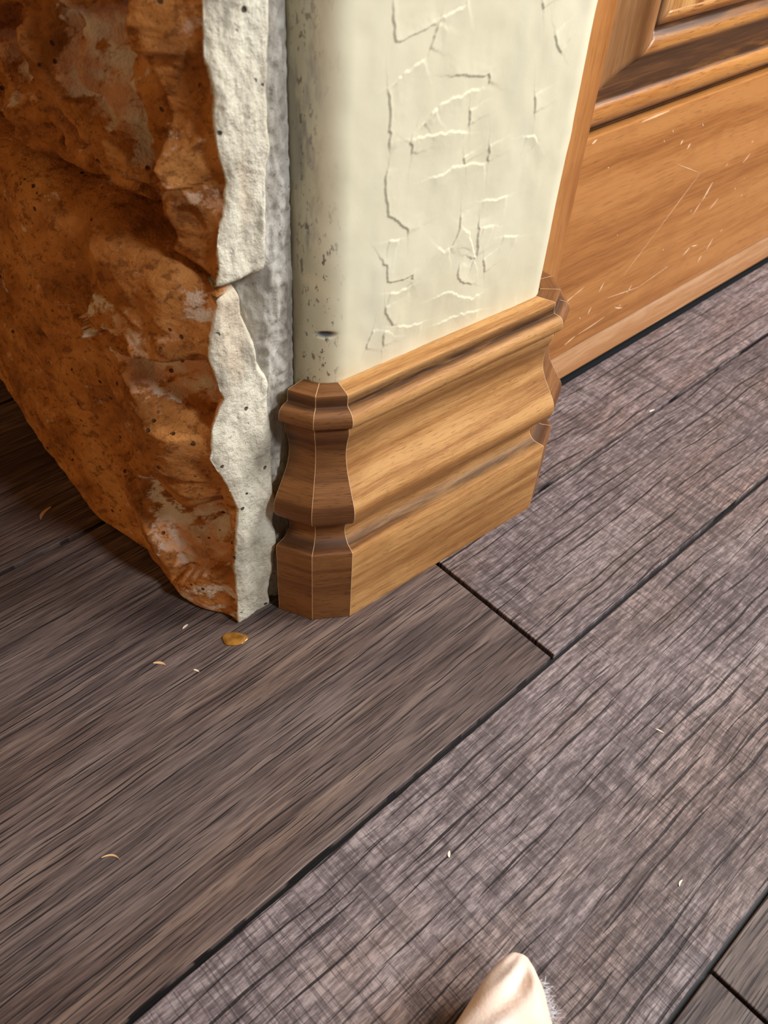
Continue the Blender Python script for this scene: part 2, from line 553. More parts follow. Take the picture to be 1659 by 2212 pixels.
# ==================================================================== WALL (cream plaster, bullnose corners)
WY = math.radians(-3.2885)
WD = np.array([math.cos(WY), math.sin(WY)])            # along the wall
WN = np.array([-math.sin(WY), math.cos(WY)])           # into the wall
TL = np.array([0.0316, 0.0595])                        # where the left bullnose starts
LEN = 0.3265                                           # flat length of the wall
RAD = 0.0435
DARK = [[(0.0418, 0.784), (0.0444, 0.7656), (0.0468, 0.7505), (0.0527, 0.7481), (0.0708, 0.7512), (0.0893, 0.7543), (0.1018, 0.7591)], [(0.1018, 0.7591), (0.0963, 0.7461), (0.0918, 0.7345)], [(0.1203, 0.7071), (0.1414, 0.7046), (0.1608, 0.6997), (0.1814, 0.6982), (0.1837, 0.6932), (0.1818, 0.6889)], [(0.0409, 0.7099), (0.0457, 0.6866), (0.0476, 0.6684), (0.0482, 0.6462)], [(0.0482, 0.63), (0.0442, 0.6163), (0.0483, 0.5953), (0.0524, 0.5756), (0.0693, 0.5626), (0.0827, 0.5502), (0.0831, 0.5457)], [(0.0409, 0.5334), (0.0529, 0.5162), (0.0585, 0.4958), (0.0673, 0.4906), (0.0845, 0.4887), (0.0958, 0.4899), (0.0965, 0.4836), (0.0883, 0.479)], [(0.074, 0.6501), (0.0789, 0.6472), (0.0785, 0.6358)], [(0.1583, 0.6677), (0.1614, 0.6499)], [(0.1642, 0.5484), (0.1657, 0.5297), (0.1578, 0.5131), (0.153, 0.505)], [(0.1977, 0.5303), (0.2007, 0.5057), (0.2033, 0.4827)], [(0.1964, 0.6228), (0.1992, 0.6013)], [(0.2158, 0.4765), (0.2218, 0.4541)], [(0.1751, 0.4813), (0.1711, 0.4675), (0.1795, 0.4546), (0.2041, 0.4427)], [(0.0554, 0.4629), (0.0561, 0.4527), (0.066, 0.4365), (0.0722, 0.4316)], [(0.0288, 0.4112), (0.0352, 0.4245), (0.0388, 0.4361)], [(0.0553, 0.4036), (0.0554, 0.4221), (0.0608, 0.428)], [(0.2489, 0.7603), (0.2513, 0.7514)], [(0.2762, 0.7252), (0.2827, 0.7133), (0.2952, 0.7021)], [(0.2613, 0.6649), (0.2658, 0.6419)], [(0.1079, 0.677), (0.0927, 0.6651)], [(0.1587, 0.6164), (0.1608, 0.6078)], [(0.275, 0.3642), (0.3025, 0.3721)]]
BRIGHT = [[(0.1027, 0.7614), (0.1239, 0.7659), (0.14, 0.7728)], [(0.0443, 0.711), (0.0624, 0.7181), (0.0784, 0.7248), (0.0876, 0.7293)], [(0.0879, 0.6623), (0.1068, 0.6754), (0.1164, 0.6809), (0.1316, 0.6837), (0.1423, 0.6827), (0.1602, 0.6879), (0.1742, 0.6856)], [(0.0762, 0.6535), (0.1074, 0.6509), (0.1454, 0.6472), (0.1598, 0.6433)], [(0.1081, 0.6033), (0.1271, 0.604), (0.143, 0.6097), (0.1548, 0.606), (0.1689, 0.607), (0.1904, 0.6012), (0.1961, 0.602)], [(0.1991, 0.5553), (0.2248, 0.5512), (0.2438, 0.551)], [(0.1336, 0.5154), (0.1439, 0.5052), (0.1526, 0.5075)], [(0.1701, 0.5308), (0.1846, 0.5174), (0.1943, 0.4978), (0.2004, 0.4811), (0.1833, 0.4887)], [(0.0627, 0.4776), (0.0715, 0.4747), (0.0943, 0.477)], [(0.1337, 0.4464), (0.1616, 0.4475), (0.1796, 0.4336), (0.2044, 0.4226), (0.2206, 0.4253)], [(0.0755, 0.4278), (0.1002, 0.4188), (0.1218, 0.4177)], [(0.0547, 0.5449), (0.0711, 0.5424)], [(0.1454, 0.4052), (0.1908, 0.4054), (0.2256, 0.3988)], [(0.2057, 0.5211), (0.2255, 0.5169)], [(0.2561, 0.6189), (0.2724, 0.6166), (0.2812, 0.6073)], [(0.2461, 0.4965), (0.2745, 0.4898)]]


def build_wall():
    pts, nrm, ss = [], [], []
    cL = TL + WN * RAD
    TR = TL + WD * LEN
    cR = TR + WN * RAD
    for t in np.linspace(1.3, 0.06, 6):                     # left side, going forward
        p = cL - WD * RAD + WN * t
        pts.append(p); nrm.append(-WD); ss.append(-RAD * math.pi / 2 - t)
    for a in np.linspace(0, math.pi / 2, 34)[0:-1]:
        n = -WD * math.cos(a) - WN * math.sin(a)
        pts.append(cL + n * RAD); nrm.append(n); ss.append(-RAD * (math.pi / 2 - a))
    for s in np.linspace(0, LEN, 300):
        pts.append(TL + WD * s); nrm.append(-WN); ss.append(s)
    for a in np.linspace(0, math.pi / 2, 20)[1:]:
        n = WD * math.sin(a) - WN * math.cos(a)
        pts.append(cR + n * RAD); nrm.append(n); ss.append(LEN + RAD * a)
    for t in np.linspace(0.02, 1.3, 5):
        pts.append(cR + WD * RAD + WN * t); nrm.append(WD); ss.append(LEN + RAD * math.pi / 2 + t)
    pts, nrm, ss = np.array(pts), np.array(nrm), np.array(ss)
    zs = np.concatenate([np.linspace(0.0, 0.34, 8)[:-1], np.linspace(0.34, 0.82, 400), np.linspace(0.82, 2.0, 8)[1:]])
    SS, ZZ = np.meshgrid(ss, zs, indexing='ij')
    P3 = np.stack([SS * 30, ZZ * 22, np.zeros_like(SS)], -1)
    # edge wobble so that the trowel lines are not ruler straight
    wob_s = fbm(np.stack([SS * 160, ZZ * 160, SS * 0 + 3.1], -1), 2, 5) * 0.0014
    wob_z = fbm(np.stack([SS * 160, ZZ * 160, SS * 0 + 8.1], -1), 2, 9) * 0.0014
    h = 0.0007 * fbm(P3, 2, 3)
    for lines, side in ((DARK, 1), (BRIGHT, -1)):
        for k, poly in enumerate(lines):
            # raised skim coat whose edge faces away from the light (DARK) or towards it (BRIGHT)
            pl = poly
            dy, dz = pl[-1][0] - pl[0][0], pl[-1][1] - pl[0][1]
            d, t = seg_dist(SS + wob_s, ZZ + wob_z, pl)
            mid = len(pl) // 2
            ux, uz = pl[mid][0] - pl[mid - 1][0], pl[mid][1] - pl[mid - 1][1]
            rx, rz = uz, -ux                       # right-hand normal of the line
            # light comes from the right and above: a face looking left/down is dark
            look = rx * 0.8 + rz * 0.45
            sgn = 1.0 if look > 0 else -1.0
            raised = sgn * side                    # raised side of the line
            dd = d * raised
            end = np.clip(np.minimum(t, 1 - t) * 9, 0, 1)
            A = 0.0014 if side > 0 else 0.0012
            st = np.clip((dd + 0.0006) / 0.0012, 0, 1)
            h = h + A * (0.25 + 0.75 * end) * st * np.exp(-np.maximum(dd, 0) / 0.014) * (np.abs(d) < 0.06)
    # the worn chip in the corner
    chip = np.exp(-(((SS + 0.027) / 0.011) ** 2 + ((ZZ - 0.4475) / 0.0042) ** 2) ** 2)
    h = h - 0.004 * chip
    V = np.zeros(SS.shape + (3,))
    V[..., 0] = pts[:, None, 0] + nrm[:, None, 0] * h
    V[..., 1] = pts[:, None, 1] + nrm[:, None, 1] * h
    V[..., 2] = ZZ
    me = mesh('wall_front', (V * S).reshape(-1, 3), grid_faces(len(ss), len(zs)))
    edge = np.clip(1 - np.abs(SS + 0.052) / 0.026, 0, 1)
    smear = edge * np.clip((ZZ - 0.42) / 0.12, 0.25, 1)
    speck = np.exp(-((SS + 0.028) / 0.014) ** 2) * np.clip((0.62 - ZZ) / 0.08, 0.12, 1) + 0.9 * np.clip(1 - np.abs(SS + 0.052) / 0.02, 0, 1)
    attr(me, 'smear', smear)
    attr(me, 'speck', np.clip(speck, 0, 1))
    attr(me, 'scuff', np.clip(chip * 1.1, 0, 0.95))
    o = link('wall_front', me, MAT_PLASTER, smooth=True)
    tag(o, 'cream plastered wall with skip trowel texture and rounded corners', kind='structure')
    return o


build_wall()


# ==================================================================== STONE FACED WALL ON THE LEFT
def interp(z, table):
    zz = [a for a, b in table]
    vv = [b for a, b in table]
    return np.interp(z, zz, vv)


def build_mortar():
    P = [(-0.070, 1.6), (-0.070, 0.20), (-0.078, 0.128), (-0.074, 0.110), (-0.055, 0.0985), (-0.030, 0.0995), (-0.014, 0.104), (-0.0075, 0.114), (-0.006, 0.14)]
    # resample
    P = np.array(P)
    seg = np.r_[0, np.cumsum(np.linalg.norm(np.diff(P, axis=0), axis=1))]
    t = np.concatenate([np.linspace(0, seg[1], 12)[:-1], np.linspace(seg[1], seg[-1], 110)])
    X, Y = np.interp(t, seg, P[:, 0]), np.interp(t, seg, P[:, 1])
    zs = np.concatenate([np.linspace(0, 0.86, 300), np.linspace(0.88, 2.0, 8)])
    XX, ZZ = np.meshgrid(X, zs, indexing='ij')
    YY = np.broadcast_to(Y[:, None], XX.shape).copy()
    N = np.stack([XX * 26, YY * 26, ZZ * 16], -1)
    d = 0.0026 * fbm(N, 3, 21) + 0.0022 * fbm(np.stack([XX * 150, YY * 150, ZZ * 120], -1), 3, 33)
    d = d * np.clip((np.abs(XX + 0.0065)) / 0.012, 0.1, 1)
    # hollow in the bed joint between the two stones
    d = d - 0.014 * np.exp(-((ZZ - 0.525) / 0.022) ** 2) * np.clip((-0.045 - XX) / 0.02, 0, 1)
    YY = YY - d
    V = np.stack([XX, YY, ZZ], -1) * S
    me = mesh('wall_left', V.reshape(-1, 3), grid_faces(len(t), len(zs)))
    o = link('wall_left', me, MAT_MORTAR, smooth=True)
    tag(o, 'grey mortar bed carrying the rough rust coloured stones', kind='structure')
    return o


mortar = build_mortar()


def ramp01(d, w):
    t = np.clip(d / w, 0, 1)
    return t * t * (3 - 2 * t)


def inside(Y, Z, poly):
    """signed distance to a closed outline, positive inside"""
    n = len(poly)
    ins = np.zeros(Y.shape, bool)
    for k in range(n):
        (ay, az), (by, bz) = poly[k], poly[(k + 1) % n]
        c = ((az > Z) != (bz > Z)) & (Y < (by - ay) * (Z - az) / (bz - az + 1e-12) + ay)
        ins ^= c
    d, _ = seg_dist(Y, Z, list(poly) + [poly[0]])
    return np.where(ins, np.abs(d), -np.abs(d))


def build_stone(ztop, zbot, xe_t, xr_t, base_t, lips, hollows, grooves, minerals_and_light, mat, label, seed, rough, facet, topr, botr, nz=230, zfine=None, fang=0.3, upright=False):
    """front cut face (faces -y), then the broken left face running back along +y.  Survey units.
    lips: (line, height, reach) raised along one side of a line; hollows: (outline, depth, tilt, edge width);
    grooves: (line, depth, half width); minerals: (outline, strength)"""
    nS, nF = 5, 46
    yl = np.concatenate([np.linspace(0.0, 0.55, 230), np.linspace(0.56, 1.5, 70)])
    YF = 0.0905
    o = nS + nF
    nU = o + len(yl)
    fr = np.linspace(0, 1, nz)
    z_lo, z_hi = zbot[0][1], ztop[0][1]
    ycol = np.concatenate([np.full(o, YF), YF + yl + 0.004])
    zt, zb = interp(ycol, ztop)[:, None], interp(ycol, zbot)[:, None]
    if zfine:
        kf = int(nz * 0.92)
        f1 = np.linspace(0, 1, kf)
        zc = zb + (zfine - zb) * f1
        zc2 = zfine + (zt - zfine) * np.linspace(0, 1, nz - kf + 1)[1:]
        Z = np.concatenate([zc, zc2], 1)
    else:
        Z = zb + (zt - zb) * fr
    X = np.zeros(Z.shape); Y = X.copy(); NX = X.copy(); NY = X.copy(); CUT = X.copy(); MIN = X.copy(); D = X.copy()
    zf = Z[0]
    xe = interp(zf, xe_t) + 0.004 * fbm(np.stack([zf * 22, zf * 0, zf * 0 + seed], -1), 3, seed)
    xr = interp(zf, xr_t) + 0.003 * fbm(np.stack([zf * 30, zf * 0 + 5, zf * 0 + seed], -1), 3, seed + 3)
    for k in range(nS):                                      # buried right return
        t = k / nS
        X[k] = xr + 0.002 * (1 - t); Y[k] = 0.16 + (YF + 0.004 - 0.16) * t; NX[k], NY[k] = 0.6, -0.2; CUT[k] = 1
    for k in range(nF):
        t = k / (nF - 1)
        X[nS + k] = xr + (xe - xr) * t
        Y[nS + k] = YF + 0.006 * max(0, 1 - t / 0.12) ** 2 + 0.003 * max(0, (t - 0.8) / 0.2) ** 2
        NX[nS + k], NY[nS + k] = 0, -1
        CUT[nS + k] = 1.35 if t < 0.9 else 1.35 - (t - 0.9) * 7
    zz = Z[o:]
    yy = np.broadcast_to(YF + yl[:, None] + 0.004, zz.shape).copy()
    blend = ramp01(yl[:, None], 0.055)
    xl = xe[None, :] * (1 - blend) + interp(yy, base_t) * blend
    low = 0.25 + 0.75 * ramp01(zz, 0.16)
    fl = (yy * 13, zz * 4) if upright else (yy * 4 + zz * 2, zz * 9 - yy * 3)
    h = low * rough * fbm(np.stack([*fl, zz * 0 + seed], -1), 4, seed + 11)
    if facet:                                                # broken facets: soft nearest-seed planes
        r = np.random.default_rng(seed)
        n = 60
        sy, sz = r.uniform(0.05, 0.75, n), r.uniform(z_lo, min(z_hi, z_lo + 0.62), n)
        gy, gz, g0 = r.normal(0, 0.34, n), r.normal(0, 0.22, n), r.normal(0, facet * 0.7, n)
        ca, sa = math.cos(fang), math.sin(fang)
        wyy = yy + 0.02 * fbm(np.stack([yy * 14, zz * 14, zz * 0], -1), 2, seed + 40)
        num = 0; den = 0
        for k in range(n):
            a = (wyy - sy[k]); b = (zz - sz[k])
            u, v = a * ca + b * sa, -a * sa + b * ca
            q = np.exp(-np.minimum(((u / 0.07) ** 2 + (v / 0.035) ** 2) * 10.0, 200)) + 1e-40
            num = num + q * (g0[k] + np.clip(gy[k] * a + gz[k] * b, -0.03, 0.03)); den = den + q
        h = h + low * num / den * (facet / 0.012)
    wob = 0.008 * fbm(np.stack([yy * 26, zz * 26, zz * 0 + 2], -1), 3, seed + 60)
    wob2 = 0.008 * fbm(np.stack([yy * 26, zz * 26, zz * 0 + 7], -1), 3, seed + 66)
    for poly, A, w in lips:
        d, t = seg_dist(yy + wob, zz + wob2, poly)
        end = np.clip(np.minimum(t, 1 - t) * 6 + 0.1, 0, 1)
        h = h + A * end * np.where(d > 0, np.exp(-d / w), 0) * ramp01(d + 0.003, 0.006)
    for poly, A, tilt, w in hollows:
        d = inside(yy + wob, zz + wob2, poly)
        ymax = max(p[0] for p in poly)
        h = h - ramp01(d + w * 0.3, w) * (A + tilt * (ymax - yy))
    for poly, A, w in grooves:
        d, t = seg_dist(yy + wob, zz + wob2, poly)
        end = np.clip(np.minimum(t, 1 - t) * 6 + 0.2, 0, 1)
        h = h - A * end * np.exp(-(d / w) ** 2)
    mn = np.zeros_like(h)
    for poly, amt in minerals_and_light:
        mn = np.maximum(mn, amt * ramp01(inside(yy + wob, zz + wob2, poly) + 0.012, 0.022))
    # grain flowing with the bedding
    h = h + 0.0016 * fbm(np.stack([yy * 36 + zz * 20, zz * 90 - yy * 30, zz * 0 + seed], -1), 4, seed + 80, 0.6)
    h = h * ramp01(yl[:, None] + 0.006, 0.045)
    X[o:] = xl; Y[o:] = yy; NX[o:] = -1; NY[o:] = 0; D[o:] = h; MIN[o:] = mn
    CUT[o:] = np.clip(0.55 - yl[:, None] / 0.010, -1, 1)
    fx, fz = X[:o], Z[:o]
    D[:o] = 0.0030 * fbm(np.stack([fx * 40, fz * 22, fz * 0 + seed], -1), 4, seed + 90)
    # round the top and bottom arrises, more on the broken side
    side = np.concatenate([np.zeros(o), ramp01(yl, 0.10)])[:, None]
    for dist, (ra, rb) in ((zt - Z, topr), (Z - zb, botr)):
        rr = ra + (rb - ra) * side
        D -= np.where(dist < rr, rr * (1 - np.sqrt(np.clip(1 - (1 - dist / rr) ** 2, 0, 1))), 0) * np.where(np.arange(nU) >= nS, 1, 0)[:, None]
    X += NX * D; Y += NY * D
    V = np.stack([X, Y, Z], -1)
    capb, capt = V[:, :1].copy(), V[:, -1:].copy()           # caps reaching back into the wall
    for c in (capb, capt):
        c[..., 0] = np.where(np.arange(nU)[:, None] < o, c[..., 0] * 0.5 - 0.045, -0.060)
        c[..., 1] = np.maximum(c[..., 1], 0.135)
    V = np.concatenate([capb, V, capt], 1)
    cut = np.concatenate([CUT[:, :1], CUT, CUT[:, -1:]], 1)
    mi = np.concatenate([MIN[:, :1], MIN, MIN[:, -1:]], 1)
    me = mesh('stone', (V * S).reshape(-1, 3), grid_faces(nU, V.shape[1], True))
    me.flip_normals()
    attr(me, 'cut', cut)
    attr(me, 'mineral_and_light', mi)
    ob = link('stone', me, mat, mortar, smooth=True)
    ob['label'] = label
    return ob


F1 = [(0.347, 0.456), (0.288, 0.44), (0.211, 0.422), (0.191, 0.38), (0.138, 0.35), (0.098, 0.337)]
F2 = [(0.272, 0.233), (0.259, 0.148), (0.212, 0.09), (0.142, 0.08)]
U1 = [(0.250, 0.80), (0.262, 0.70), (0.235, 0.647), (0.215, 0.600)]
U3 = [(0.150, 0.80), (0.150, 0.76), (0.145, 0.709), (0.130, 0.644), (0.105, 0.598)]
U5 = [(0.330, 0.79), (0.350, 0.678), (0.345, 0.620)]
U9 = [(0.43, 0.76), (0.45, 0.66), (0.44, 0.60)]
LOBE = [(0.317, 0.452), (0.271, 0.43), (0.203, 0.455), (0.18, 0.434), (0.11, 0.456), (0.055, 0.495)]
R1 = [(0.229, 0.417), (0.184, 0.430), (0.112, 0.446), (0.100, 0.430), (0.098, 0.370), (0.129, 0.352), (0.188, 0.381)]
R2 = [(0.262, 0.205), (0.214, 0.226), (0.158, 0.208), (0.110, 0.240), (0.106, 0.120), (0.195, 0.030), (0.218, 0.093), (0.251, 0.147)]
P1 = [(0.31, 0.459), (0.271, 0.43), (0.203, 0.452), (0.18, 0.434), (0.157, 0.449), (0.193, 0.475), (0.241, 0.479)]
P2 = [(0.23, 0.413), (0.19, 0.431), (0.119, 0.411), (0.095, 0.425), (0.090, 0.375), (0.127, 0.365), (0.189, 0.378)]
P3 = [(0.262, 0.205), (0.22, 0.226), (0.168, 0.183), (0.110, 0.240), (0.105, 0.150), (0.110, 0.110), (0.192, 0.03), (0.221, 0.091)]
P4 = [(0.205, 0.0), (0.127, 0.07), (0.09, 0.075), (0.09, 0.03), (0.14, 0.0)]
P5 = [(0.13, 0.53), (0.095, 0.545), (0.094, 0.505), (0.115, 0.505)]
P6 = [(0.28, 0.736), (0.257, 0.763), (0.179, 0.782), (0.178, 0.746), (0.19, 0.703), (0.174, 0.67), (0.177, 0.607), (0.198, 0.609), (0.206, 0.642), (0.252, 0.65), (0.295, 0.678)]
P7 = [(0.448, 0.701), (0.424, 0.695), (0.403, 0.652), (0.426, 0.638), (0.455, 0.667)]
P8 = [(0.145, 0.638), (0.125, 0.64), (0.095, 0.643), (0.098, 0.62), (0.133, 0.622)]
G1 = [(0.332, 0.772), (0.362, 0.699), (0.378, 0.649), (0.376, 0.606)]
G2 = [(0.336, 0.652), (0.35, 0.599)]
G3 = [(0.318, 0.661), (0.304, 0.629), (0.302, 0.595), (0.280, 0.575)]
G4 = [(0.164, 0.806), (0.179, 0.749)]
G5 = [(0.226, 0.590), (0.188, 0.590)]
BL = [(0.15, 0.744), (0.105, 0.762), (0.100, 0.721), (0.100, 0.695), (0.125, 0.671), (0.151, 0.702)]
RB = [(0.149, 0.638), (0.117, 0.641), (0.096, 0.655)]
build_stone(
    [(0.09, 0.530), (0.16, 0.560), (0.25, 0.576), (0.5, 0.566), (1.6, 0.56)], [(0.09, 0.0015), (1.6, 0.0015)],
    [(0.0, -0.137), (0.1, -0.131), (0.22, -0.119), (0.27, -0.128), (0.323, -0.146), (0.36, -0.138), (0.401, -0.124), (0.45, -0.133), (0.485, -0.134), (0.52, -0.121), (0.55, -0.118)],
    [(0.0, -0.078), (0.1, -0.062), (0.27, -0.056), (0.40, -0.060), (0.46, -0.078), (0.50, -0.090), (0.55, -0.096)],
    [(0.09, -0.137), (0.14, -0.155), (0.1855, -0.163), (0.24, -0.160), (0.2957, -0.155), (0.35, -0.166), (0.4033, -0.176), (0.5, -0.172), (0.5751, -0.166), (0.6955, -0.156), (0.847, -0.136), (1.1, -0.15), (1.6, -0.15)],
    [(LOBE, 0.022, 0.045), (F1[::-1], 0.022, 0.11), (F2[::-1], 0.016, 0.07)],
    [(R1, 0.008, 0.42, 0.020), (R2, 0.006, 0.36, 0.022)],
    [],
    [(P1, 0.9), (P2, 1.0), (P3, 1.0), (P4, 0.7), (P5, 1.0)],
    MAT_STONE_LOW, 'large lower stone with a pale cut front and rust orange broken side', 5, rough=0.006, facet=0.004, topr=(0.012, 0.055), botr=(0.006, 0.010))
build_stone(
    [(0.09, 1.5), (1.6, 1.5)], [(0.09, 0.541), (0.16, 0.566), (0.25, 0.580), (0.5, 0.572), (1.6, 0.565)],
    [(0.54, -0.122), (0.60, -0.108), (0.645, -0.099), (0.70, -0.104), (0.755, -0.108), (0.80, -0.107), (1.5, -0.11)],
    [(0.54, -0.058), (0.60, -0.052), (0.70, -0.045), (0.80, -0.038), (1.5, -0.04)],
    [(0.09, -0.110), (0.14, -0.118), (0.25, -0.124), (0.4, -0.128), (0.7, -0.13), (1.6, -0.13)],
    [(RB, 0.012, 0.03), (U1, 0.024, 0.035), (U3, 0.020, 0.04), (U5, 0.026, 0.035), (U9, 0.024, 0.04)],
    [(P6, 0.006, 0.40, 0.02), (BL, 0.012, 0.05, 0.010), (P7, 0.004, 0.5, 0.012)],
    [(G1, 0.030, 0.012), (G2, 0.020, 0.008), (G3, 0.034, 0.015), (G4, 0.026, 0.009), (G5, 0.026, 0.012)],
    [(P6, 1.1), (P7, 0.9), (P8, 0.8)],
    MAT_STONE_UP, 'upper stone with ragged upright ridges above the bed joint', 9, rough=0.010, facet=0.008, fang=1.3, upright=True, topr=(0.01, 0.01), botr=(0.008, 0.02), zfine=0.86)


# ==================================================================== BASEBOARD (front board and mitred corner pieces)
base = empty('baseboard_front')
tag(base, 'honey brown wooden baseboard with stepped profile wrapping the rounded wall corners', kind='structure')
# (setback from the plinth face, height, dark glaze) in survey units, top back edge to bottom
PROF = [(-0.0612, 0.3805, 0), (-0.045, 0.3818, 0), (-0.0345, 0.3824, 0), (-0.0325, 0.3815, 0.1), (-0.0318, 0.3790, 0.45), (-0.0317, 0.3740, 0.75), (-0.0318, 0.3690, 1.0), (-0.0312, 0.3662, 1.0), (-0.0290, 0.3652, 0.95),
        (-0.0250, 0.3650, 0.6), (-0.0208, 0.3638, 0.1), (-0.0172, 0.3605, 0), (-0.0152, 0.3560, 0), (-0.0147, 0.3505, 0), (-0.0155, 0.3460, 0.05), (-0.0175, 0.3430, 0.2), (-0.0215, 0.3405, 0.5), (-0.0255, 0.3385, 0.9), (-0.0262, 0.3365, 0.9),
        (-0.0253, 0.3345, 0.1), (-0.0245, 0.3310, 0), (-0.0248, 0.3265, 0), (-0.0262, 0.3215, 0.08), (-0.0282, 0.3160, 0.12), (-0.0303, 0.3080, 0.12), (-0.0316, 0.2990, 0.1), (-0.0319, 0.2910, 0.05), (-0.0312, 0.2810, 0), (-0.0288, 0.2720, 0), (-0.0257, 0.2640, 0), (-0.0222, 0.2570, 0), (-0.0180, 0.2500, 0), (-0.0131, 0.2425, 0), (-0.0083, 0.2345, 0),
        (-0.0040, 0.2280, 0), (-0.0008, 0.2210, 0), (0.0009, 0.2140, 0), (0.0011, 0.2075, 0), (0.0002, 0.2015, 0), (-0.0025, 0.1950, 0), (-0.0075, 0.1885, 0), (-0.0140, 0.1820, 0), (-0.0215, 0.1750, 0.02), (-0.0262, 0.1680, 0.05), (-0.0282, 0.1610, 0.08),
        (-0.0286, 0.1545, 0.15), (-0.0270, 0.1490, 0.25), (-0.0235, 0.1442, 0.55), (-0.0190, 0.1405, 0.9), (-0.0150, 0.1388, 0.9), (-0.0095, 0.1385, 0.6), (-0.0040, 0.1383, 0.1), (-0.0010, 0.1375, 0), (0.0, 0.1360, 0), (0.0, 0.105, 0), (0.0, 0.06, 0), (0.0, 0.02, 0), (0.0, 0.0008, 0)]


def ang(deg):
    return np.array([math.cos(math.radians(deg)), math.sin(math.radians(deg))])


WYD = math.degrees(WY)
c2 = np.array([0.0, 0.0])
c1 = c2 - ang(WYD - 30) * 0.0558
r1 = c1 - ang(WYD - 60) * 0.0535
c3 = c2 + ang(WYD) * 0.3840
c4 = c3 + ang(WYD + 30) * 0.0558
c5 = c4 + ang(WYD + 60) * 0.0558
c6 = c5 + ang(WYD + 90) * 0.112


def molding(name, p0, p1, m0, m1, mat, prof, parent, label=None, raw=0.00012):
    """sweep prof from p0 to p1; m0/m1: mitre half angles (deg) at both ends"""
    d = (p1 - p0)
    L = np.linalg.norm(d)
    u = d / L
    t0, t1 = math.tan(math.radians(m0)), math.tan(math.radians(m1))
    sts = [0.0, raw / S / 1.0, 0.2, 0.5, 0.8, None, 1.0]
    V, G = [], []
    n = len(prof)
    stations = []
    full = prof + [(-0.0612, 0.0008, 0)]
    n = len(full)
    rows = [('a', 0.0), ('a', raw / S), ('f', 0.25), ('f', 0.5), ('f', 0.75), ('b', raw / S), ('b', 0.0)]
    for kind, val in rows:
        for (s, z, g) in full:
            xa, xb = -s * t0, L + s * t1           # setback s is negative, so the inside is shorter
            x = xa + val if kind == 'a' else (xb - val if kind == 'b' else xa + (xb - xa) * val)
            V.append((x * S, -s * S, z * S))
            G.append(g)
    F = []
    mi = []
    for r in range(len(rows) - 1):
        for k in range(n):
            a, b = r * n + k, r * n + (k + 1) % n
            F.append((a, b, b + n, a + n))
            mi.append(1 if r in (0, len(rows) - 2) and k < n - 2 else 0)
    F.append(tuple(range(n - 1, -1, -1)))
    F.append(tuple(range((len(rows) - 1) * n, len(rows) * n)))
    mi += [1, 1]
    me = mesh(name, V, F)
    o = link(name, me, [mat, MAT_RAW], parent)
    me.polygons.foreach_set('material_index', mi)
    attr(me, 'glaze_and_shade', G)
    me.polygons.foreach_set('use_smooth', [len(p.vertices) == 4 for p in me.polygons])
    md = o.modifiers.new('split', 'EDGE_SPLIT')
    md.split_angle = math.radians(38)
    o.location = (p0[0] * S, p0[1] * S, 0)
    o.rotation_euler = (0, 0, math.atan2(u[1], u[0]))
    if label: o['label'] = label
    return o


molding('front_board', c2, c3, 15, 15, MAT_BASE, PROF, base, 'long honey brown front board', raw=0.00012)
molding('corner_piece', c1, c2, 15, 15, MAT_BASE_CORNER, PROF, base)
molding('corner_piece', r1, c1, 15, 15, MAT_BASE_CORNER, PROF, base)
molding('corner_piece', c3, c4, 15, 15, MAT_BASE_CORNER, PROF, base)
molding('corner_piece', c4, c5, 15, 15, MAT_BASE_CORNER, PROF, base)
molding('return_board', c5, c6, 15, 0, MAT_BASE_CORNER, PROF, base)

# ==================================================================== CABINET ON THE RIGHT
cab = empty('cabinet', (0.6 * S, 0.165 * S, 0))
tag(cab, 'scratched honey brown wooden cabinet with raised panel beside the plastered wall', 'cabinet')
CY = 0.165


def cpart(name, x0, x1, y0, y1, z0, z1, mat, bevel=0.0006, parent=cab):
    cx, cy, cz = (x0 + x1) / 2 * S, (y0 + y1) / 2 * S, (z0 + z1) / 2 * S
    hx, hy, hz = (x1 - x0) / 2 * S, (y1 - y0) / 2 * S, (z1 - z0) / 2 * S
    o = link(name, box(name, -hx, hx, -hy, hy, -hz, hz, bevel, 2), mat, parent)
    o.location = (cx - cab.location.x, cy - cab.location.y, cz - cab.location.z)
    return o


XE = 2.6
cpart('stile', 0.44, 0.591, CY - 0.0105, CY + 0.06, 0.003, 2.0, MAT_CAB_V)
cpart('bottom_rail', 0.5925, XE, CY, CY + 0.055, 0.085, 0.505, MAT_CAB, 0.0008)
# lower shoe, a little higher at its far end
kick = cpart('kick_board', 0.592, XE, CY + 0.006, CY + 0.05, 0.010, 0.098, MAT_KICK, 0.0012)
for v in kick.data.vertices:
    if v.co.z > 0:
        v.co.z += (v.co.x / S + 1.004) * 0.035 * S - 0.012 * S - (0.035 * S * 0.0)
    else:
        v.co.z -= (v.co.x / S + 1.004) * 0.002 * S
cpart('back_panel', 0.60, XE, CY + 0.056, CY + 0.075, -0.011, 2.0, MAT_CAB, 0.0)
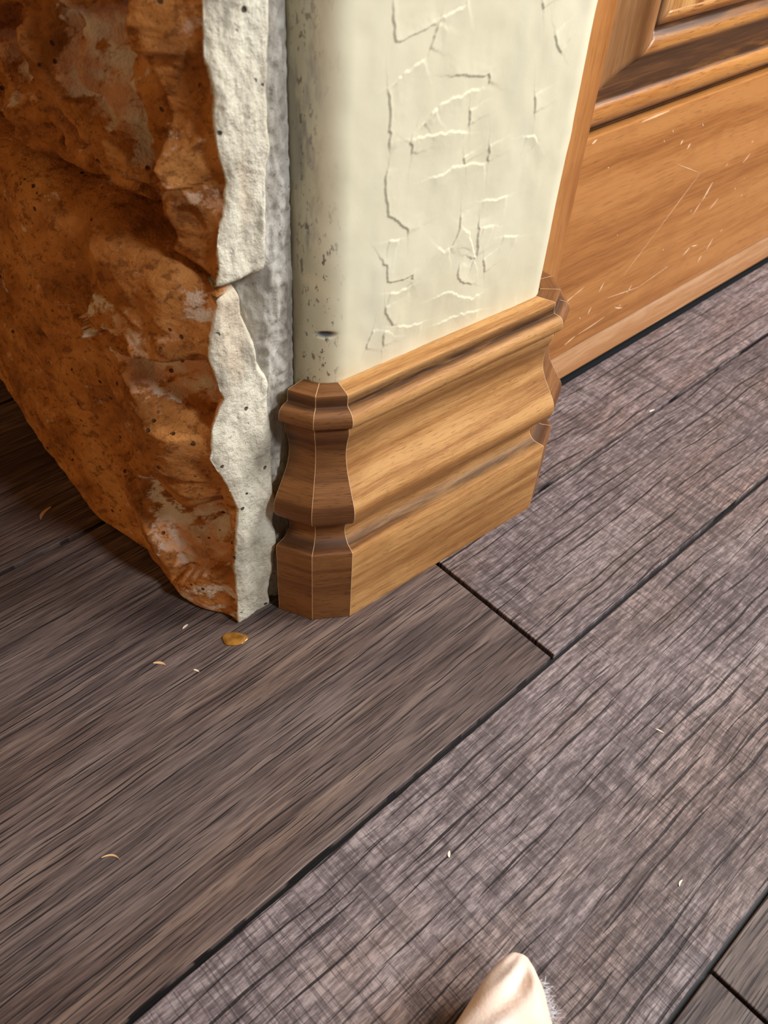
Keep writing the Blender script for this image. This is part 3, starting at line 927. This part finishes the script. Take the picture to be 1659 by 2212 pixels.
# panel moulding, cove shade painted over its dark glaze: profile (inward distance, protrusion, glaze)
MP = [(0.000, -0.013, 1), (0.003, -0.0135, 1), (0.0125, -0.0135, 1), (0.0135, -0.004, 0.9), (0.0155, 0.002, 0.15), (0.022, 0.0055, 0), (0.031, 0.0066, 0), (0.040, 0.0056, 0), (0.0455, 0.0030, 0), (0.0475, 0.0008, 0.9), (0.050, -0.0015, 1.0),
      (0.058, -0.0008, 0.95), (0.068, 0.0015, 0.88), (0.080, 0.0065, 0.85), (0.092, 0.0130, 0.88), (0.103, 0.0210, 0.95), (0.110, 0.0265, 1.0), (0.1135, 0.0295, 0.5), (0.119, 0.0315, 0.05), (0.127, 0.0312, 0.05), (0.133, 0.0285, 0.6), (0.137, 0.0230, 1.0), (0.142, 0.0195, 1.0), (0.1465, 0.0215, 0.9), (0.150, 0.0262, 0.2), (0.165, 0.0278, 0)]
PX, PZ = 0.536, 0.508


def mould_run(name, vertical, mat):
    N = 34
    far = 2.0
    V, G = [], []
    for k in range(N):
        t = (k / (N - 1)) ** 1.5
        for d, p, g in MP:
            if vertical:
                a = (d, -p, d + (far - d) * t)
            else:
                a = (d + (far - d) * t, -p, d)
            V.append((a[0] * S, a[1] * S, a[2] * S))
            G.append(g * (0.25 if vertical and 0.05 <= d < 0.138 else 1))  # downward cove carries the painted shade; upright run kept paler
    n = len(MP)
    me = mesh(name, V, grid_faces(N, n, vertical))
    attr(me, 'glaze_and_shade', G)
    o = link(name, me, mat, cab, smooth=True)
    o.location = (PX * S - cab.location.x, CY * S - cab.location.y, PZ * S)
    # give the run real thickness behind its face
    md = o.modifiers.new('thickness', 'SOLIDIFY')
    md.thickness = 0.004
    md.offset = -1 if False else 1
    return o


mh = mould_run('panel_moulding', False, MAT_CAB_MOLD)
mv = mould_run('panel_moulding', True, MAT_CAB_MOLD_V)
for o in (mh, mv):
    o.modifiers['thickness'].offset = -1
cpart('panel', PX + 0.160, XE, CY - 0.0275, CY + 0.02, PZ + 0.160, 2.0, MAT_CAB_PANEL, 0.0)

# dents and scratches that show bare wood on the rail (thin raised slivers, one part)
SCR = [((1.0, 0.31), (0.93, 0.245), .0010), ((0.93, 0.245), (0.80, 0.17), .0006), ((1.0, 0.31), (0.90, 0.37), .0006)]


def scratches():
    V, F = [], []
    r = random.Random(8)
    lines = [((0.905, 0.395), (1.010, 0.352), .0009), ((1.010, 0.352), (0.905, 0.262), .0010), ((0.905, 0.262), (0.83, 0.20), .0007), ((0.79, 0.165), (0.90, 0.150), .0011), ((0.90, 0.150), (1.0, 0.162), .0007),
             ((1.055, 0.285), (1.075, 0.318), .0046), ((1.035, 0.262), (1.052, 0.283), .0024), ((0.638, 0.205), (0.672, 0.214), .0022), ((0.672, 0.214), (0.70, 0.220), .0014), ((0.755, 0.190), (0.765, 0.208), .0030), ((0.735, 0.150), (0.742, 0.164), .0030),
             ((0.86, 0.150), (0.872, 0.165), .0028), ((1.05, 0.170), (1.07, 0.182), .0034), ((1.075, 0.182), (1.10, 0.178), .002), ((0.83, 0.130), (0.86, 0.118), .0026), ((0.93, 0.415), (0.937, 0.424), .004), ((0.90, 0.430), (0.905, 0.437), .004),
             ((1.15, 0.150), (1.165, 0.172), .0036), ((1.13, 0.128), (1.137, 0.142), .0040), ((1.18, 0.33), (1.20, 0.345), .002), ((1.1, 0.255), (1.125, 0.272), .002), ((0.62, 0.495), (0.632, 0.499), .0036), ((0.75, 0.5), (0.83, 0.502), .0028), ((0.68, 0.105), (0.71, 0.112), .0025), ((0.72, 0.113), (0.80, 0.120), .0016)]
    for k in range(26):
        x, z = r.uniform(0.62, 1.6), r.uniform(0.12, 0.46)
        lines.append(((x, z), (x + r.uniform(-0.006, 0.008), z + r.uniform(0.001, 0.008)), r.uniform(.0012, .0026)))
    for (a, b, w) in lines:
        a, b = np.array(a), np.array(b)
        d = b - a
        n = np.array([-d[1], d[0]]) / np.linalg.norm(d)
        i = len(V)
        m = (a + b) / 2 + n * r.uniform(-.001, .001)
        for p, ww in ((a, 0.15), (m, 1.0), (b, 0.2)):
            for sgn in (1, -1):
                q = p + n * sgn * w * ww * 0.62
                V.append((q[0] * S, (CY - 0.0004) * S, q[1] * S))
        F += [(i, i + 1, i + 3, i + 2), (i + 2, i + 3, i + 5, i + 4)]
    me = mesh('scratch_marks', [(x - cab.location.x, y - cab.location.y, z) for x, y, z in V], F)
    o = link('scratch_marks', me, MAT_SCRATCH, cab)
    o['label'] = 'pale scratches and dents in the rail'
    o['kind'] = 'stuff'
    md = o.modifiers.new('thickness', 'SOLIDIFY')
    md.thickness = 0.0001
    return o


scratches()


# ==================================================================== SOCK at the bottom edge
def sock_mat():
    m = Mat('peach_knit', 0.9, 0.15)
    a = m.noise(m.map((30, 30, 30)), 1, 3)
    col = m.ramp(a, [(0.40, (0.88, 0.66, 0.52)), (0.62, (0.93, 0.82, 0.74))])
    h = m.noise(m.map((900, 900, 900)), 1, 2)
    m.b.inputs['Subsurface Weight'].default_value = 0.15
    m.b.inputs['Subsurface Radius'].default_value = (0.004, 0.002, 0.001)
    return m.out(col, h, 0.25, 0.0006)


MAT_SOCK = sock_mat()
MAT_LINT = Mat('grey_lint', 0.95, 0.1).out((0.62, 0.63, 0.66))


def build_sock():
    tip = np.array([-0.190, -0.481]) * S
    ax = np.array([-0.86, -0.51]); ax /= np.linalg.norm(ax)
    sd = np.array([-ax[1], ax[0]])               # sideways
    root = empty('sock', (tip[0], tip[1], 0))
    tag(root, 'pale peach sock toe with grey lint, poking in at the bottom edge', 'sock')
    # spine stations: (distance along foot, height of centre, half width, half height, side shift)
    st = [(0.000, 0.0210, 0.0008, 0.0008, 0), (0.0010, 0.0211, 0.0034, 0.0034, 0), (0.004, 0.0213, 0.0062, 0.0058, 0), (0.010, 0.0217, 0.0098, 0.0080, 0.0002), (0.020, 0.0220, 0.0143, 0.0104, 0.0006), (0.034, 0.0216, 0.0202, 0.0128, 0.001), (0.052, 0.0207, 0.0280, 0.0156, 0.002),
          (0.080, 0.0212, 0.0355, 0.0206, 0.003), (0.11, 0.026, 0.037, 0.0262, 0.003), (0.14, 0.033, 0.034, 0.0332, 0.002), (0.165, 0.040, 0.032, 0.0400, 0.001), (0.19, 0.040, 0.030, 0.038, 0), (0.207, 0.036, 0.024, 0.030, 0), (0.217, 0.034, 0.012, 0.016, 0), (0.2195, 0.034, 0.002, 0.003, 0)]
    st = np.array(st)
    t = np.concatenate([np.linspace(0, 0.012, 12), np.linspace(0.014, 0.08, 30), np.linspace(0.083, 0.2195, 30)])
    cols = [np.interp(t, st[:, 0], st[:, k]) for k in range(1, 5)]
    M_ = 40
    V = []
    for k in range(len(t)):
        zc, hw, hh, sh = [c[k] for c in cols]
        for j in range(M_):
            a = 2 * math.pi * j / M_
            cs, sn = math.cos(a), math.sin(a)
            # flatter sole, folds on top
            z = hh * (sn if sn > 0 else 0.92 * math.copysign(abs(sn) ** 0.7, sn))
            w = hw * math.copysign(abs(cs) ** 0.85, cs)
            fold = 0.0021 * math.sin(t[k] * 330 + 4.0 * cs + 2.0 * math.sin(3 * cs)) * max(0, sn) * min(1, t[k] / 0.012) + 0.0022 * math.exp(-((cs - 0.42) / 0.13) ** 2) * max(0, sn) * min(1, t[k] / 0.01)
            x = ax * t[k] + sd * (w + sh)
            V.append((x[0], x[1], max(0.0003, zc + z + fold)))
    F = []
    for k in range(len(t) - 1):
        for j in range(M_):
            a, b = k * M_ + j, k * M_ + (j + 1) % M_
            F.append((a, a + M_, b + M_, b))
    F.append(tuple(range(M_)))
    F.append(tuple(range(len(t) * M_ - 1, (len(t) - 1) * M_ - 1, -1)))
    me = mesh('foot', V, F)
    bm = bmesh.new(); bm.from_mesh(me); bmesh.ops.recalc_face_normals(bm, faces=bm.faces); bm.to_mesh(me); bm.free()
    link('foot', me, MAT_SOCK, root, smooth=True)
    # ankle cuff
    V, F = [], []
    for k, (z, r) in enumerate([(0.035, 0.030), (0.055, 0.031), (0.075, 0.031), (0.095, 0.032), (0.097, 0.031), (0.096, 0.028), (0.06, 0.027)]):
        for j in range(28):
            a = 2 * math.pi * j / 28
            p = ax * (0.178 + 0.92 * r * math.cos(a)) + sd * (r * math.sin(a))
            V.append((p[0], p[1], z))
    for k in range(6):
        for j in range(28):
            a, b = k * 28 + j, k * 28 + (j + 1) % 28
            F.append((a, b, b + 28, a + 28))
    link('ankle_cuff', mesh('ankle_cuff', V, F), MAT_SOCK, root, smooth=True)
    # lint: a tuft of fine fibres on the right side of the toe
    r = random.Random(3)
    V, F = [], []
    for k in range(150):
        tt = r.uniform(0.008, 0.019)
        p = np.array([*(ax * tt + sd * np.interp(tt, st[:, 0], st[:, 2]) * 1.0), r.uniform(0.019, 0.026)])
        p = p + np.array([r.gauss(0, 0.0005), r.gauss(0, 0.0005), 0])
        d = np.array([sd[0] + r.gauss(0, 0.8), sd[1] + r.gauss(0, 0.8), r.gauss(0.1, 0.7)]); d /= np.linalg.norm(d)
        i = len(V)
        side = np.cross(d, [0.3, 0.2, 0.9]); side = side / np.linalg.norm(side) * 0.00009
        up = np.cross(side, d); up = up / np.linalg.norm(up) * 0.00009
        L = r.uniform(0.0015, 0.0038)
        bend = np.array([r.gauss(0, 1), r.gauss(0, 1), r.gauss(0, 1)]) * 0.0006
        for q in range(4):
            c = p + d * L * q / 3 + bend * (q / 3) ** 2
            V += [c + side, c - side * 0.5 + up, c - side * 0.5 - up]
        for q in range(3):
            for j in range(3):
                a, b = i + q * 3 + j, i + q * 3 + (j + 1) % 3
                F.append((a, b, b + 3, a + 3))
    o = link('lint', mesh('lint', V, F), MAT_LINT, root)
    o['kind'] = 'stuff'
    o['label'] = 'fuzzy grey lint tuft'
    return root


build_sock()


# ==================================================================== SMALL THINGS ON THE FLOOR
def amber():
    m = Mat('amber_resin', 0.12, 0.6)
    a = m.noise(m.map((160, 160, 160)), 1, 3)
    m.b.inputs['Coat Weight'].default_value = 0.5
    return m.out(m.ramp(a, [(0.38, (0.20, 0.085, 0.012)), (0.62, (0.40, 0.185, 0.035))]))


V, F = [], []
for k, (r, z) in enumerate([(1.0, 0.00002), (0.97, 0.0004), (0.86, 0.0007), (0.6, 0.0006), (0.3, 0.00055)]):
    for j in range(26):
        a = 2 * math.pi * j / 26
        rr = r * (1 + 0.06 * math.sin(3 * a + 1) + 0.03 * math.sin(5 * a))
        V.append((0.0066 * rr * math.cos(a), 0.0042 * rr * math.sin(a), z))
for k in range(4):
    for j in range(26):
        a, b = k * 26 + j, k * 26 + (j + 1) % 26
        F.append((a, b, b + 26, a + 26))
F.append(tuple(range(4 * 26, 5 * 26)))
F.append(tuple(range(25, -1, -1)))
drop = link('amber_drop', mesh('amber_drop', V, F), amber(), smooth=True)
drop.location = (-0.153 * S, 0.0755 * S, 0.0001)
drop.rotation_euler = (0, 0, math.radians(-40))
tag(drop, 'shiny amber drop lying on the floor in front of the lower stone', 'drop')

MAT_SHAVE = Mat('wood_shaving', 0.7, 0.2).out((0.66, 0.42, 0.21))
MAT_SHAVE_P = Mat('pale_wood_shaving', 0.7, 0.2).out((0.82, 0.70, 0.55))


def shaving(x, y, ang_deg, L, w, curl, label, mat=MAT_SHAVE):
    n = 9
    V, F = [], []
    for k in range(n):
        t = k / (n - 1) - 0.5
        px, py = L * t, curl * L * (4 * t * t - 1) * -0.5
        ww = w * (1 - 0.75 * abs(2 * t) ** 2)
        lift = 0.0004 + 0.35 * curl * L * (2 * t) ** 2 * 0.5
        V += [(px, py + ww / 2, lift), (px, py - ww / 2, lift * 0.7), (px, py - ww / 2, lift * 0.7 - 0.00022), (px, py + ww / 2, lift - 0.00022)]
    for k in range(n - 1):
        for j in range(4):
            a, b = k * 4 + j, k * 4 + (j + 1) % 4
            F.append((a, a + 4, b + 4, b))
    F += [(0, 1, 2, 3), tuple(range(n * 4 - 1, n * 4 - 5, -1))]
    me = mesh('wood_shaving', V, F)
    zmin = min(v[2] for v in V)
    o = link('wood_shaving', me, mat, smooth=False)
    o.location = (x * S, y * S, 0.00005 - zmin)
    o.rotation_euler = (0, 0, math.radians(ang_deg))
    tag(o, label, 'wood shaving', 'wood shavings scattered on the floor')
    return o


shaving(-0.257, 0.107, -50, 0.0062, 0.0013, 0.30, 'orange tan curled wood shaving left of the amber drop')
shaving(-0.225, 0.065, -65, 0.0032, 0.0008, 0.25, 'short pale wood shaving nearest below left of the amber drop', MAT_SHAVE_P)
shaving(-0.194, 0.139, 10, 0.0036, 0.0009, 0.1, 'tiny pale wood chip beside the foot of the lower stone', MAT_SHAVE_P)
shaving(-0.446, -0.089, -48, 0.0078, 0.0007, 0.45, 'thin bent wood shaving alone on the lower left plank')
shaving(-0.236, 0.473, 30, 0.0105, 0.0020, 0.35, 'broad curled wood shaving beyond the left joint beside the stone')
shaving(0.189, -0.418, -75, 0.0042, 0.0006, 0.15, 'thin sliver of wood on the wide front plank, right of the end joint', MAT_SHAVE_P)
shaving(-0.146, -0.346, 40, 0.0028, 0.0012, 0.1, 'pale crumb of wood above the sock toe on the wide plank', MAT_SHAVE_P)
shaving(0.035, -0.552, 10, 0.0034, 0.0008, 0.2, 'white wood crumb near the lower right joint on the wide plank', MAT_SHAVE_P)
shaving(0.779, -0.001, -10, 0.0050, 0.0010, 0.1, 'pale wood chip lying on the joint below the cabinet', MAT_SHAVE_P)
